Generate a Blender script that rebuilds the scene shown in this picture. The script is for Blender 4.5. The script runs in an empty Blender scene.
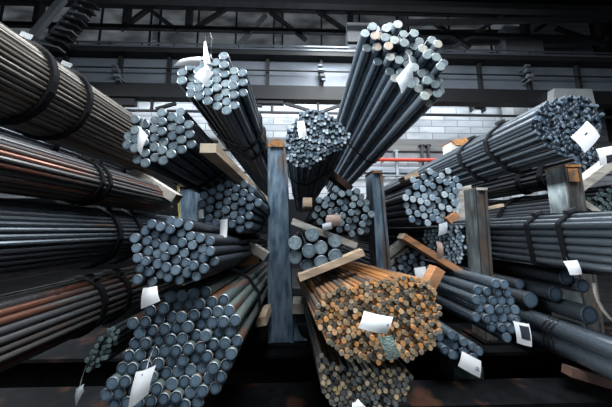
import bpy, math, random
from mathutils import Vector, Matrix
rng = random.Random(7)
C = bpy.context.scene.collection
S = bpy.context.scene
PI = math.pi

# ------------------------------------------------------------------ camera
H = 1.5                       # eye height above the hall floor
F = 220.0                     # focal length in pixels of the 612 px wide frame
VX, VY = 300.0, 230.0         # where the stored bars (world +Y) run to
yaw = math.atan((306.0 - VX) / F)
pit = math.atan((VY - 203.5) / F)
FW = Vector((math.sin(yaw) * math.cos(pit), math.cos(yaw) * math.cos(pit), math.sin(pit)))
RT = Vector((math.cos(yaw), -math.sin(yaw), 0))
UP = RT.cross(FW)
cam_d = bpy.data.cameras.new('camera')
cam = bpy.data.objects.new('camera', cam_d)
C.objects.link(cam)
cam_d.sensor_fit = 'HORIZONTAL'
cam_d.sensor_width = 36
cam_d.lens = 36 * F / 612
cam_d.clip_start = 0.02
M = Matrix((RT, UP, -FW)).transposed().to_4x4()
M.translation = Vector((0, 0, H))
cam.matrix_world = M
S.camera = cam


def ray(px, py):
    return FW + RT * ((px - 306) / F) + UP * ((203.5 - py) / F)


def at(px, py, Y):
    d = ray(px, py)
    return Vector((0, 0, H)) + d * (Y / d.y)


# ------------------------------------------------------------------ world, daylight, fill lamps, exposure
w = bpy.data.worlds.new('world')
S.world = w
w.use_nodes = True
bg = w.node_tree.nodes['Background']
bg.inputs[0].default_value = (0.75, 0.88, 1.0, 1)
bg.inputs[1].default_value = 0.10


def area(name, loc, target, sx, sy, power, col, spread=180):
    d = bpy.data.lights.new(name, 'AREA')
    d.shape = 'RECTANGLE'
    d.size, d.size_y = sx, sy
    d.energy = power
    d.color = col
    d.spread = math.radians(spread)
    o = bpy.data.objects.new(name, d)
    C.objects.link(o)
    o.location = loc
    o.rotation_euler = (Vector(target) - Vector(loc)).to_track_quat('-Z', 'Y').to_euler()
    return o


area('skylight', (1.3, -0.8, 8.2), (0.2, 1.2, 1.0), 6.0, 3.0, 1700, (0.93, 0.97, 1.0))
area('skylight', (1.5, 4.3, 8.3), (1.0, 4.2, 1.0), 9.0, 1.6, 700, (0.93, 0.97, 1.0))
area('back_wall_fill', (0.8, 7.75, 7.3), (0.8, 9.0, 4.6), 16.0, 0.6, 480, (0.9, 0.96, 1.0))  # unseen lamp added behind the girder to brighten the back wall
area('side_window_light', (-9.5, 0.2, 5.6), (0.6, 1.6, 1.2), 9.0, 2.6, 1150, (0.88, 0.95, 1.0), 75)
area('front_fill', (-1.5, -3.6, 3.2), (0.1, 1.5, 1.6), 7.0, 3.6, 25, (0.8, 0.92, 1.0))  # unseen fill lamp added behind the camera for bar ends and sides
S.view_settings.view_transform = 'Standard'
S.view_settings.look = 'None'
S.view_settings.gamma = 1.0
S.view_settings.use_curve_mapping = False
S.view_settings.exposure = 0.0


# ------------------------------------------------------------------ materials
def nodes_of(name):
    m = bpy.data.materials.new(name)
    m.use_nodes = True
    nt = m.node_tree
    return m, nt, nt.nodes['Principled BSDF']


def rand_value(nt):
    oi = nt.nodes.new('ShaderNodeObjectInfo')
    ge = nt.nodes.new('ShaderNodeAttribute'); ge.attribute_name = 'tone'
    a = nt.nodes.new('ShaderNodeMath'); a.operation = 'ADD'
    f = nt.nodes.new('ShaderNodeMath'); f.operation = 'FRACT'
    nt.links.new(oi.outputs['Random'], a.inputs[0])
    nt.links.new(ge.outputs['Fac'], a.inputs[1])
    nt.links.new(a.outputs[0], f.inputs[0])
    return f.outputs[0]


def coords(nt, rnd, scale):
    tc = nt.nodes.new('ShaderNodeTexCoord')
    mp = nt.nodes.new('ShaderNodeMapping')
    mp.inputs['Scale'].default_value = scale
    nt.links.new(tc.outputs['Object'], mp.inputs['Vector'])
    if rnd is None:
        return mp.outputs[0]
    cx = nt.nodes.new('ShaderNodeMath'); cx.operation = 'MULTIPLY'; cx.inputs[1].default_value = 57.0
    nt.links.new(rnd, cx.inputs[0])
    ad = nt.nodes.new('ShaderNodeVectorMath'); ad.operation = 'ADD'
    nt.links.new(mp.outputs[0], ad.inputs[0])
    nt.links.new(cx.outputs[0], ad.inputs[1])
    return ad.outputs[0]


def ramp(nt, fac, stops):
    r = nt.nodes.new('ShaderNodeValToRGB')
    e = r.color_ramp.elements
    while len(e) < len(stops):
        e.new(0.5)
    for k, (p, c) in enumerate(stops):
        e[k].position = p
        e[k].color = (*c, 1)
    nt.links.new(fac, r.inputs[0])
    return r.outputs[0]


def noise(nt, vec, scale, detail=4.0):
    n = nt.nodes.new('ShaderNodeTexNoise')
    n.inputs['Scale'].default_value = scale
    n.inputs['Detail'].default_value = detail
    nt.links.new(vec, n.inputs['Vector'])
    return n.outputs[0]


def mixc(nt, fac, a, b):
    m = nt.nodes.new('ShaderNodeMix'); m.data_type = 'RGBA'
    if isinstance(fac, float):
        m.inputs[0].default_value = fac
    else:
        nt.links.new(fac, m.inputs[0])
    for k, v in ((6, a), (7, b)):
        if isinstance(v, tuple):
            m.inputs[k].default_value = (*v, 1)
        else:
            nt.links.new(v, m.inputs[k])
    return m.outputs[2]


def mapr(nt, v, a, b, c=0.0, d=1.0):
    m = nt.nodes.new('ShaderNodeMapRange')
    for k, x in zip((1, 2, 3, 4), (a, b, c, d)):
        m.inputs[k].default_value = x
    nt.links.new(v, m.inputs[0])
    return m.outputs[0]


def bump(nt, bs, h, strength, dist=0.01):
    b = nt.nodes.new('ShaderNodeBump')
    b.inputs['Strength'].default_value = strength
    b.inputs['Distance'].default_value = dist
    nt.links.new(h, b.inputs['Height'])
    nt.links.new(b.outputs[0], bs.inputs['Normal'])


def bar_mat(name, c1, c2, rust=(0.2, 0.08, 0.03), lo=0.6, hi=0.75, rough=0.36, metal=0.55, stretch=0.15, scale=14.0):
    """Rolled steel: two tones picked bar by bar, patches of rust drawn out along the bar."""
    m, nt, bs = nodes_of(name)
    r = rand_value(nt)
    v = coords(nt, r, (1, stretch, 1))
    n = noise(nt, v, scale)
    base = mixc(nt, r, c1, c2)
    base = mixc(nt, mapr(nt, n, lo, hi), base, rust)
    n2 = noise(nt, v, scale * 4)
    base = mixc(nt, mapr(nt, n2, 0.35, 0.75, 0.0, 0.35), base, (c1[0] * 0.4, c1[1] * 0.4, c1[2] * 0.4))
    nt.links.new(base, bs.inputs['Base Color'])
    bs.inputs['Metallic'].default_value = metal
    nt.links.new(mapr(nt, n2, 0.3, 0.7, rough - 0.06, rough + 0.14), bs.inputs['Roughness'])
    bump(nt, bs, n2, 0.15, 0.003)
    return m


def end_mat(name, stops, rough=0.5, metal=0.35, spot=0.35, core=0.0):
    """Sawn ends: tone picked bar by bar, blotched."""
    m, nt, bs = nodes_of(name)
    r = rand_value(nt)
    v = coords(nt, r, (1, 1, 1))
    base = ramp(nt, r, stops)
    n = noise(nt, v, 80.0, 3.0)
    k = stops[0][1]
    if core:                                          # paler centre, darker ring towards the edge
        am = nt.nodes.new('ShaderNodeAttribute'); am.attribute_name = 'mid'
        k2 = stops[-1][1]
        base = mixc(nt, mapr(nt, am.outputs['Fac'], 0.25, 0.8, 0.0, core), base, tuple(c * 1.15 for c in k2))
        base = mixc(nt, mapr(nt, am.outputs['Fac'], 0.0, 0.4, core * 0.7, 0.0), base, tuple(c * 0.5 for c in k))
    base = mixc(nt, mapr(nt, n, 0.42, 0.72, 0.0, spot), base, (k[0] * 0.45, k[1] * 0.45, k[2] * 0.5))
    nt.links.new(base, bs.inputs['Base Color'])
    bs.inputs['Metallic'].default_value = metal
    bs.inputs['Roughness'].default_value = rough
    bump(nt, bs, n, 0.1, 0.001)
    return m


def plain(name, col, rough=0.6, metal=0.0, var=0.35, scale=6.0, dark=0.45, str_=(1, 1, 1), spec=0.5):
    m, nt, bs = nodes_of(name)
    v = coords(nt, None, str_)
    n = noise(nt, v, scale, 6.0)
    base = mixc(nt, mapr(nt, n, 0.4, 0.7, 0.0, var), col, tuple(c * dark for c in col))
    nt.links.new(base, bs.inputs['Base Color'])
    bs.inputs['Roughness'].default_value = rough
    bs.inputs['Metallic'].default_value = metal
    bs.inputs['Specular IOR Level'].default_value = spec
    return m


def painted(name, col, rust, lo=0.52, hi=0.62, rough=0.5, metal=0.2, scale=9.0, stretch=(1, 1, 0.35), col2=None, spec=0.5):
    """Old paint rubbed and rusted through in streaks."""
    m, nt, bs = nodes_of(name)
    v = coords(nt, None, stretch)
    n = noise(nt, v, scale, 8.0)
    n2 = noise(nt, v, scale * 3.3, 5.0)
    base = mixc(nt, mapr(nt, n2, 0.35, 0.65), col, col2 or tuple(c * 0.45 for c in col))
    base = mixc(nt, mapr(nt, n, lo, hi), base, rust)
    nt.links.new(base, bs.inputs['Base Color'])
    bs.inputs['Roughness'].default_value = rough
    bs.inputs['Metallic'].default_value = metal
    bs.inputs['Specular IOR Level'].default_value = spec
    bump(nt, bs, n2, 0.2, 0.006)
    return m


def wood(name, col, dirt, stretch=(1, 1, 6), amt=0.8):
    m, nt, bs = nodes_of(name)
    v = coords(nt, None, stretch)
    n = noise(nt, v, 5.0, 8.0)
    n2 = noise(nt, v, 22.0, 4.0)
    base = mixc(nt, mapr(nt, n, 0.42, 0.68, 0.0, amt), col, dirt)
    base = mixc(nt, mapr(nt, n2, 0.45, 0.7, 0.0, 0.4), base, tuple(c * 0.5 for c in col))
    nt.links.new(base, bs.inputs['Base Color'])
    bs.inputs['Roughness'].default_value = 0.75
    return m


RUST = (0.17, 0.062, 0.025)
M_ = {}
M_['dark'] = bar_mat('dark rolled steel', (0.075, 0.092, 0.11), (0.15, 0.175, 0.20), RUST, 0.68, 0.8, rough=0.3, metal=0.7)
M_['blue'] = bar_mat('blue grey rolled steel', (0.12, 0.155, 0.195), (0.22, 0.265, 0.31), RUST, 0.68, 0.8, rough=0.28, metal=0.75)
M_['green'] = bar_mat('greenish steel with rust', (0.11, 0.15, 0.15), (0.19, 0.23, 0.22), (0.22, 0.10, 0.055), 0.52, 0.62)
M_['brown'] = bar_mat('brownish rolled steel', (0.09, 0.083, 0.076), (0.22, 0.2, 0.175), (0.12, 0.085, 0.06), 0.54, 0.7, rough=0.34)
M_['red'] = bar_mat('red brown rusted steel', (0.08, 0.085, 0.095), (0.17, 0.165, 0.16), (0.20, 0.085, 0.055), 0.5, 0.6, stretch=0.4, scale=3.0, rough=0.3)
M_['orange'] = bar_mat('orange rusted steel', (0.22, 0.11, 0.05), (0.5, 0.21, 0.055), (0.07, 0.06, 0.055), 0.45, 0.6, rough=0.6, metal=0.1)
M_['sooty'] = bar_mat('soot dark rolled steel', (0.03, 0.035, 0.043), (0.055, 0.062, 0.075), RUST, 0.72, 0.85)
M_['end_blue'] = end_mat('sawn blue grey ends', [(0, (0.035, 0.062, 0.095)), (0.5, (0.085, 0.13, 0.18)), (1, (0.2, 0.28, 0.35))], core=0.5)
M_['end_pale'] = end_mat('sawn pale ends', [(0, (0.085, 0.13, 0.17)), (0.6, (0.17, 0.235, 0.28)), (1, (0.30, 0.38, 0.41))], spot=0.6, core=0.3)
M_['end_mixed'] = end_mat('sawn pale ends, some rusty', [(0, (0.15, 0.20, 0.22)), (0.5, (0.28, 0.34, 0.36)), (0.8, (0.36, 0.40, 0.38)), (0.92, (0.4, 0.36, 0.31)), (1, (0.45, 0.31, 0.24))], spot=0.5)
M_['end_bright'] = end_mat('sawn bright ends', [(0, (0.13, 0.2, 0.27)), (0.5, (0.28, 0.38, 0.46)), (1, (0.55, 0.64, 0.68))], spot=0.4)
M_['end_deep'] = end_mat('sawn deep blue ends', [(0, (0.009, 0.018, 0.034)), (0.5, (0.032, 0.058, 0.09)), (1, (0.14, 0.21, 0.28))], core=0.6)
M_['end_small'] = end_mat('sheared small ends', [(0, (0.04, 0.065, 0.10)), (0.5, (0.2, 0.28, 0.35)), (1, (0.62, 0.72, 0.78))])
M_['end_dark'] = end_mat('dark sheared ends', [(0, (0.01, 0.018, 0.032)), (0.55, (0.035, 0.06, 0.095)), (1, (0.2, 0.29, 0.38))])
M_['end_rust'] = end_mat('rusty sheared ends', [(0, (0.05, 0.055, 0.05)), (0.35, (0.15, 0.14, 0.115)), (0.65, (0.35, 0.22, 0.105)), (0.85, (0.52, 0.22, 0.06)), (1, (0.5, 0.42, 0.3))], rough=0.7, metal=0.05)
M_['end_soot'] = end_mat('grey brown sheared ends', [(0, (0.03, 0.038, 0.05)), (0.35, (0.12, 0.14, 0.145)), (0.65, (0.34, 0.29, 0.2)), (1, (0.55, 0.4, 0.22))], rough=0.7, metal=0.05)
M_['end_green'] = end_mat('greenish sheared ends', [(0, (0.05, 0.085, 0.085)), (1, (0.17, 0.25, 0.23))])
M_['rim'] = plain('bright sawn rim', (0.30, 0.35, 0.38), 0.4, 0.5, 0.5, 40)
M_['rim_dark'] = plain('dull sawn rim', (0.13, 0.16, 0.19), 0.45, 0.5, 0.5, 40)
M_['rim_soot'] = plain('grimy rim', (0.10, 0.09, 0.075), 0.7, 0.0, 0.6, 60)
M_['rim_rust'] = plain('rusty rim', (0.34, 0.23, 0.12), 0.7, 0.0, 0.6, 60)
M_['strap'] = plain('black steel strapping', (0.006, 0.0065, 0.008), 0.75, 0.0, spec=0.12)
M_['wire'] = plain('tie wire', (0.07, 0.075, 0.08), 0.4, 0.7)
M_['paper'] = plain('white paper tag', (0.78, 0.8, 0.82), 0.7, 0, 0.18, 12, 0.8)
M_['paper_grey'] = plain('grey paper tag', (0.3, 0.34, 0.36), 0.7, 0, 0.3, 12, 0.7)
M_['film'] = plain('cloudy plastic sleeve', (0.5, 0.55, 0.6), 0.25, 0, 0.6, 30, 0.5)
M_['film_dark'] = painted('printed green plastic label', (0.09, 0.13, 0.12), (0.25, 0.32, 0.29), 0.5, 0.56, 0.35, 0, 130.0, (0.6, 1, 3))
M_['film_brown'] = plain('brownish plastic sleeve', (0.36, 0.26, 0.22), 0.3, 0, 0.5, 30, 0.5)
M_['ink'] = plain('black print', (0.03, 0.035, 0.05), 0.5)
M_['post'] = painted('worn blue painted post', (0.19, 0.265, 0.33), (0.13, 0.085, 0.055), 0.55, 0.66, 0.45, 0.2, 8.0, (1, 1, 0.22), (0.045, 0.085, 0.14))
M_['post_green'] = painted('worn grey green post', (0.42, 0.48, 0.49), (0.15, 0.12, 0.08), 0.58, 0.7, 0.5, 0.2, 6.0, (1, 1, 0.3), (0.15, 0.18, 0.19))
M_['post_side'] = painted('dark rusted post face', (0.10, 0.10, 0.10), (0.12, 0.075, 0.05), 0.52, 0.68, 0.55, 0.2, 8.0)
M_['rusty'] = painted('rusted cut top', (0.42, 0.19, 0.06), (0.12, 0.08, 0.06), 0.52, 0.62, 0.8, 0.0, 16.0, (1, 1, 1))
M_['yellow'] = painted('yellow paint edge', (0.42, 0.34, 0.08), (0.12, 0.1, 0.06), 0.52, 0.62, 0.6, 0.0, 16.0)
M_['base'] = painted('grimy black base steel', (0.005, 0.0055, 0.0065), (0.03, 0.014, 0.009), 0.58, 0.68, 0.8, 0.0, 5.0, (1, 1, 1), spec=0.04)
M_['plate'] = painted('greenish steel plate', (0.06, 0.085, 0.08), (0.04, 0.04, 0.035), 0.55, 0.65, 0.5, 0.2, 8.0, (1, 1, 1))
M_['wood_pale'] = wood('weathered pale timber', (0.42, 0.4, 0.36), (0.16, 0.14, 0.12))
M_['wood_warm'] = wood('warm timber', (0.46, 0.35, 0.25), (0.17, 0.12, 0.08))
M_['wood_orange'] = wood('rust stained timber', (0.42, 0.19, 0.08), (0.16, 0.09, 0.055))
M_['wood_brown'] = wood('dark brown timber', (0.11, 0.055, 0.04), (0.04, 0.03, 0.027))
M_['wood_end'] = wood('sawn timber end', (0.6, 0.5, 0.38), (0.4, 0.31, 0.22), (1, 1, 1), 0.5)
M_['girder'] = plain('grey painted girder', (0.15, 0.175, 0.21), 0.45, 0.25, 0.6, 0.9, 0.45, (1, 1, 2))
M_['girder_dark'] = plain('sooty steel section', (0.009, 0.01, 0.012), 0.6, 0.1, 0.4, 2)
M_['girder_edge'] = plain('worn rail steel', (0.13, 0.15, 0.18), 0.4, 0.5, 0.4, 2)
M_['truss'] = plain('dark roof steel', (0.022, 0.024, 0.028), 0.6, 0.2, 0.5, 2)
M_['truss_rust'] = plain('brown roof steel', (0.07, 0.05, 0.04), 0.6, 0.2, 0.5, 2)
M_['truss_grey'] = plain('grey roof steel', (0.13, 0.145, 0.16), 0.6, 0.2, 0.5, 2)
M_['concrete'] = plain('pale concrete', (0.34, 0.36, 0.37), 0.85, 0, 0.5, 1.5, 0.65)
M_['white'] = plain('white cabinet', (0.72, 0.75, 0.78), 0.6, 0, 0.2, 2)
M_['red_pipe'] = plain('red pipe paint', (0.55, 0.07, 0.045), 0.45, 0, 0.3, 3)
M_['grey_pipe'] = plain('grey pipe paint', (0.2, 0.23, 0.26), 0.5, 0.1, 0.3, 3)


# ------------------------------------------------------------------ mesh helpers
class MB:
    def __init__(self):
        self.v, self.f, self.m, self.mid, self.tone = [], [], [], [], []

    def add(self, vs, fs, mi=0):
        o = len(self.v)
        self.v += [tuple(x) for x in vs]
        for k, f in enumerate(fs):
            self.f.append([o + i for i in f])
            self.m.append(mi if isinstance(mi, int) else mi[k])

    def hexa(self, p, mi=0):
        """eight corners: four near, four far, both loops in the same order."""
        self.add(p, [(0, 1, 2, 3), (7, 6, 5, 4), (0, 4, 5, 1), (1, 5, 6, 2), (2, 6, 7, 3), (3, 7, 4, 0)], mi)

    def box(self, lo, hi, mi=0):
        x0, y0, z0 = lo
        x1, y1, z1 = hi
        self.hexa([(x0, y0, z0), (x1, y0, z0), (x1, y0, z1), (x0, y0, z1), (x0, y1, z0), (x1, y1, z0), (x1, y1, z1), (x0, y1, z1)], mi)

    def beam(self, a, b, w_, h_, mi=0, up=(0, 0, 1), end_mi=None, bev=0.0):
        """A box from a to b, w_ across and h_ high."""
        a, b = Vector(a), Vector(b)
        d = (b - a).normalized()
        s = d.cross(Vector(up))
        if s.length < 1e-4:
            s = d.cross(Vector((0, 1, 0)))
        s.normalize()
        u = s.cross(d)
        s, u = s * w_ / 2, u * h_ / 2
        e = mi if end_mi is None else end_mi
        self.add([a - s - u, a + s - u, a + s + u, a - s + u, b - s - u, b + s - u, b + s + u, b - s + u],
                 [(0, 1, 2, 3), (7, 6, 5, 4), (0, 4, 5, 1), (1, 5, 6, 2), (2, 6, 7, 3), (3, 7, 4, 0)], [e, e, mi, mi, mi, mi])

    def tube(self, pts, r, n=8, mi=0):
        pts = [Vector(p) for p in pts]
        rings = []
        for i, p in enumerate(pts):
            d = (pts[min(i + 1, len(pts) - 1)] - pts[max(i - 1, 0)]).normalized()
            s = d.cross(Vector((0.13, 0.31, 0.94)))
            if s.length < 1e-3:
                s = d.cross(Vector((1, 0, 0)))
            s.normalize()
            u = s.cross(d)
            rings.append([p + (s * math.cos(2 * PI * k / n) + u * math.sin(2 * PI * k / n)) * r for k in range(n)])
        vs = [v for g in rings for v in g]
        fs = []
        for i in range(len(pts) - 1):
            for k in range(n):
                a, b = i * n + k, i * n + (k + 1) % n
                fs.append((a, b, b + n, a + n))
        fs.append(tuple(range(n))[::-1])
        fs.append(tuple((len(pts) - 1) * n + k for k in range(n)))
        self.add(vs, fs, mi)

    def bar(self, x, y, z, r, L, n, ch, dirx=0.0, dirz=0.0, wob=0.0):
        """Round bar from its near end (x, y, z) along +Y: side, sawn end, bright chamfer."""
        vs, fs, mi = [], [], []
        prof = [(0.0, r - ch), (ch * 0.8, r), (L - ch, r), (L, r - ch)]
        for (d, q) in prof:
            for k in range(n):
                t = 2 * PI * (k + 0.5) / n
                vs.append((x + dirx * d + math.cos(t) * q, y + d, z + dirz * d + math.sin(t) * q))
        for i in range(3):
            for k in range(n):
                a, b = i * n + k, i * n + (k + 1) % n
                fs.append((a, b, b + n, a + n))
                mi.append((2, 0, 2)[i])
        for (d, o0, flip) in ((0.0, 0, True), (L, 3 * n, False)):
            c0 = len(vs)
            for k in range(n):
                t = 2 * PI * (k + 0.5) / n
                vs.append((x + math.cos(t) * r * 0.42, y + d, z + math.sin(t) * r * 0.42))
            for k in range(n):
                q = (o0 + k, o0 + (k + 1) % n, c0 + (k + 1) % n, c0 + k)
                fs.append(q[::-1] if flip else q); mi.append(1)
            q = tuple(range(c0, c0 + n))
            fs.append(q[::-1] if flip else q); mi.append(1)
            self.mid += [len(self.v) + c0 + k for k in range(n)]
        self.tone.append((len(self.v), len(self.v) + len(vs), rng.random()))
        self.add(vs, fs, mi)

    def mesh(self, name, mats, smooth=True):
        me = bpy.data.meshes.new(name)
        me.from_pydata(self.v, [], self.f)
        for m in mats:
            me.materials.append(M_[m] if isinstance(m, str) else m)
        me.polygons.foreach_set('material_index', self.m)
        if smooth is True:
            me.polygons.foreach_set('use_smooth', [len(f) == 4 and m_ != 1 for f, m_ in zip(self.f, self.m)])
        me.update()
        import bmesh
        b = bmesh.new(); b.from_mesh(me)
        bmesh.ops.recalc_face_normals(b, faces=b.faces)
        for e in b.edges:
            if len(e.link_faces) == 2 and e.calc_face_angle(0) > 0.6:
                e.smooth = False
        b.to_mesh(me); b.free()
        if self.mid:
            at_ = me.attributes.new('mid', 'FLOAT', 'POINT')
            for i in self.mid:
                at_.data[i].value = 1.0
            tn = me.attributes.new('tone', 'FLOAT', 'POINT')
            for (i0, i1, q) in self.tone:
                for i in range(i0, i1):
                    tn.data[i].value = q
        return me

    def build(self, name, mats, parent=None, smooth=False):
        o = bpy.data.objects.new(name, self.mesh(name, mats, smooth))
        C.objects.link(o)
        if parent is not None:
            o.parent = parent
            o.matrix_parent_inverse = parent_matrix(parent).inverted()
        return o


def parent_matrix(o):
    m = o.matrix_basis.copy()
    if o.parent is not None:
        m = parent_matrix(o.parent) @ o.matrix_parent_inverse @ m
    return m


def tag(o, label, cat, group=None, kind=None):
    o['label'] = label
    o['category'] = cat
    if group:
        o['group'] = group
    if kind:
        o['kind'] = kind
    return o


def thing(name, label, cat, loc, group=None):
    o = bpy.data.objects.new(name, None)
    o.empty_display_size = 0.1
    o.location = loc
    C.objects.link(o)
    return tag(o, label, cat, group)


def structure(o):
    o['kind'] = 'structure'
    return o


# ------------------------------------------------------------------ the hall
mb = MB(); mb.box((-14, -4, -0.2), (14, 9.6, 0))
M_['floor'] = painted('oily concrete floor', (0.02, 0.021, 0.023), (0.012, 0.012, 0.013), 0.45, 0.6, 0.8, 0.0, 1.2, (1, 1, 1), spec=0.04)
structure(mb.build('floor', ['floor']))


def wall_mat():
    m, nt, bs = nodes_of('whitewashed block wall')
    tc = nt.nodes.new('ShaderNodeTexCoord')
    mp = nt.nodes.new('ShaderNodeMapping')
    mp.inputs['Rotation'].default_value = (PI / 2, 0, 0)
    nt.links.new(tc.outputs['Object'], mp.inputs['Vector'])
    br = nt.nodes.new('ShaderNodeTexBrick')
    br.inputs['Scale'].default_value = 1.0
    br.inputs['Brick Width'].default_value = 1.15
    br.inputs['Row Height'].default_value = 0.3
    br.inputs['Mortar Size'].default_value = 0.018
    br.inputs['Color1'].default_value = (0.55, 0.58, 0.62, 1)
    br.inputs['Color2'].default_value = (0.36, 0.39, 0.43, 1)
    br.inputs['Mortar'].default_value = (0.16, 0.18, 0.2, 1)
    nt.links.new(mp.outputs[0], br.inputs['Vector'])
    v = coords(nt, None, (1, 1, 3.0))
    n = noise(nt, v, 0.9, 8.0)
    col = mixc(nt, mapr(nt, n, 0.45, 0.75, 0.0, 0.8), br.outputs[0], (0.2, 0.22, 0.24))
    nt.links.new(col, bs.inputs['Base Color'])
    bs.inputs['Roughness'].default_value = 0.85
    return m


M_['wall'] = wall_mat()
M_['wall_dark'] = plain('dark wall sheeting', (0.012, 0.014, 0.016), 0.8, 0, 0.5, 0.6, spec=0.1)
mb = MB(); mb.box((-14, 9.0, 0), (14, 9.3, 12.0)); structure(mb.build('wall_back', ['wall']))
mb = MB(); mb.box((-14, -4, 0), (-13.7, 9.0, 12.0)); structure(mb.build('wall_left', ['wall_dark']))
mb = MB(); mb.box((13.7, -4, 0), (14, 9.0, 12.0)); structure(mb.build('wall_right', ['wall_dark']))
mb = MB(); mb.box((-14, -4, 12.0), (14, 9.3, 12.2)); structure(mb.build('ceiling', ['wall_dark']))
# dirty cornice bands along the back wall
for k, (y0, y1, c) in enumerate(((139, 150, (0.2, 0.2, 0.2)), (168, 172, (0.35, 0.4, 0.45)))):
    M_['band%d' % k] = plain('wall band', c, 0.8, 0, 0.6, 1.2, 0.5, (0.5, 1, 6))
    mb = MB()
    mb.box((-13.7, 8.86, at(300, y1, 8.9).z), (13.7, 9.0, at(300, y0, 8.9).z))
    structure(mb.build('trim_%d' % (k + 1), ['band%d' % k]))
M_['wall_shade'] = plain('painted lower wall shade', (0.008, 0.009, 0.011), 0.8, 0, 0.5, 0.8, spec=0.1)  # added dark panel, stands in for the unlit depth low in the hall
mb = MB(); mb.box((-13.7, 8.9, 0), (13.7, 9.0, 2.75)); structure(mb.build('trim_3', ['wall_shade']))
# upper strip of dirty glazing behind the trusses
M_['glass'] = plain('dirty grey glazing', (0.10, 0.105, 0.11), 0.5, 0, 0.7, 0.8, 0.5)
_nt = M_['glass'].node_tree                      # grimy panes with dull daylight behind them
_e = mapr(_nt, noise(_nt, coords(_nt, None, (1, 1, 2.2)), 0.8, 6.0), 0.35, 0.72, 0.02, 0.13)
_nt.links.new(_e, _nt.nodes['Principled BSDF'].inputs['Emission Strength'])
_nt.nodes['Principled BSDF'].inputs['Emission Color'].default_value = (0.82, 0.92, 1.0, 1)
for k, (x0, x1) in enumerate(((-13, -6.6), (-6.2, -1.2), (-0.8, 4.4), (4.9, 10.6))):
    mb = MB(); mb.box((x0, 8.9, 8.35), (x1, 9.0, 11.6))
    o = structure(mb.build('window_%d' % (k + 1), ['glass']))
    mb = MB()
    for j in range(4):
        x = x0 + (x1 - x0) * j / 3
        mb.box((x - 0.03, 8.84, 8.35), (x + 0.03, 8.9, 11.6))
    mb.build('window_frame', ['truss'], o)


def hz(py, Y):
    return at(300, py, Y).z


# overhead crane girder
GY = 7.0
g = thing('crane_girder', 'long grey plate girder of the overhead crane spanning the hall', 'crane girder', (0, GY, hz(95, GY)))
mb = MB(); mb.box((-12, GY, hz(89, GY)), (12, GY + 0.1, hz(62, GY))); mb.build('web', ['girder'], g)
mb = MB(); mb.box((-12, GY - 0.28, hz(61.5, GY)), (12, GY + 0.3, hz(57.5, GY))); mb.build('top_flange', ['girder_dark'], g)
mb = MB(); mb.box((-12, GY - 0.3, hz(57.4, GY)), (12, GY - 0.16, hz(55.8, GY))); mb.build('crane_rail', ['girder_edge'], g)
mb = MB(); ZF = H + 4.32; mb.box((-12, GY - 0.15, ZF), (12, GY + 0.15, hz(88.5, GY))); mb.build('bottom_flange', ['girder_dark'], g)
for px in (-40, 8, 66, 121, 170, 222, 268, 321, 374, 426, 478, 526, 575, 640):
    x = at(px, 75, GY).x
    mb = MB(); mb.box((x - 0.05, GY - 0.12, hz(89, GY)), (x + 0.05, GY, hz(61.5, GY))); mb.build('stiffener', ['girder_dark'], g)
mb = MB(); mb.tube([(-12, GY - 0.2, hz(71, GY - 0.2)), (12, GY - 0.2, hz(71, GY - 0.2))], 0.025); mb.build('conductor_rail', ['girder_dark'], g)
for px in (116, 321, 528):
    for (dy, rr) in ((66, 0.07), (70.5, 0.1), (76, 0.085), (80, 0.06)):
        p = at(px + (dy - 70) * 0.25, dy, GY - 0.28)
        mb = MB()
        mb.tube([p + Vector((-rr, 0, 0)), p + Vector((-rr * 0.4, 0, 0)), p + Vector((rr * 0.4, 0, 0)), p + Vector((rr, 0, 0))], rr * 0.8, 8)
        mb.box(p + Vector((-0.02, 0, -0.02)), p + Vector((0.02, 0.3, 0.02)))
        mb.build('insulator', ['girder_edge' if dy != 76 else 'truss_grey'], g)

# walkway railing on the girder
t = thing('walkway_railing', 'thin steel walkway railing standing on the crane girder', 'railing', (0, GY, hz(57.4, GY)))
mb = MB(); mb.beam((-12, GY + 0.15, hz(43, GY)), (12, GY + 0.15, hz(43, GY)), 0.04, 0.05); mb.build('handrail', ['girder_edge'], t)
for px in range(-60, 680, 33):
    x = at(px, 50, GY).x
    mb = MB(); mb.beam((x, GY + 0.15, hz(57.4, GY)), (x, GY + 0.15, hz(43, GY)), 0.03, 0.03, up=(0, 1, 0)); mb.build('baluster', ['girder_dark'], t)

# lattice bracing under the girder
t = thing('lattice_brace', 'dark lattice of thin angle irons hung under the crane girder', 'bracing', (0, GY, hz(113, GY)))
mb = MB(); mb.beam((-12, GY, hz(113, GY)), (12, GY, hz(113, GY)), 0.06, 0.06); mb.build('chord', ['truss'], t)
for a, b in (((262, 96), (252, 97)),):
    pass
for px in (152, 215, 272, 318, 368):
    x = at(px, 105, GY).x
    mb = MB(); mb.beam((x, GY, ZF - 0.012), (x, GY, hz(113, GY)), 0.07, 0.07, up=(0, 1, 0)); mb.build('upright', ['truss'], t)
for (x0, y0, x1, y1) in ((285, 103.5, 318, 113), (346, 103.5, 318, 113), (244, 103.5, 262, 106), (176, 103.5, 156, 109), (108, 103.5, 122, 113), (393, 103.5, 372, 112)):
    mb = MB(); mb.beam(at(x0, y0, GY), at(x1, y1, GY), 0.08, 0.09); mb.build('diagonal', ['truss'], t)
for (x0, y0, x1, y1) in ((88, 95, 139, 107), (258, 97, 284, 106)):
    a, b = at(x0, y1, GY + 0.1), at(x1, y0, GY + 0.1)
    mb = MB(); mb.box((a.x, GY - 0.08, a.z), (b.x, GY + 0.08, ZF - 0.012)); mb.build('gusset_box', ['truss'], t)

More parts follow.
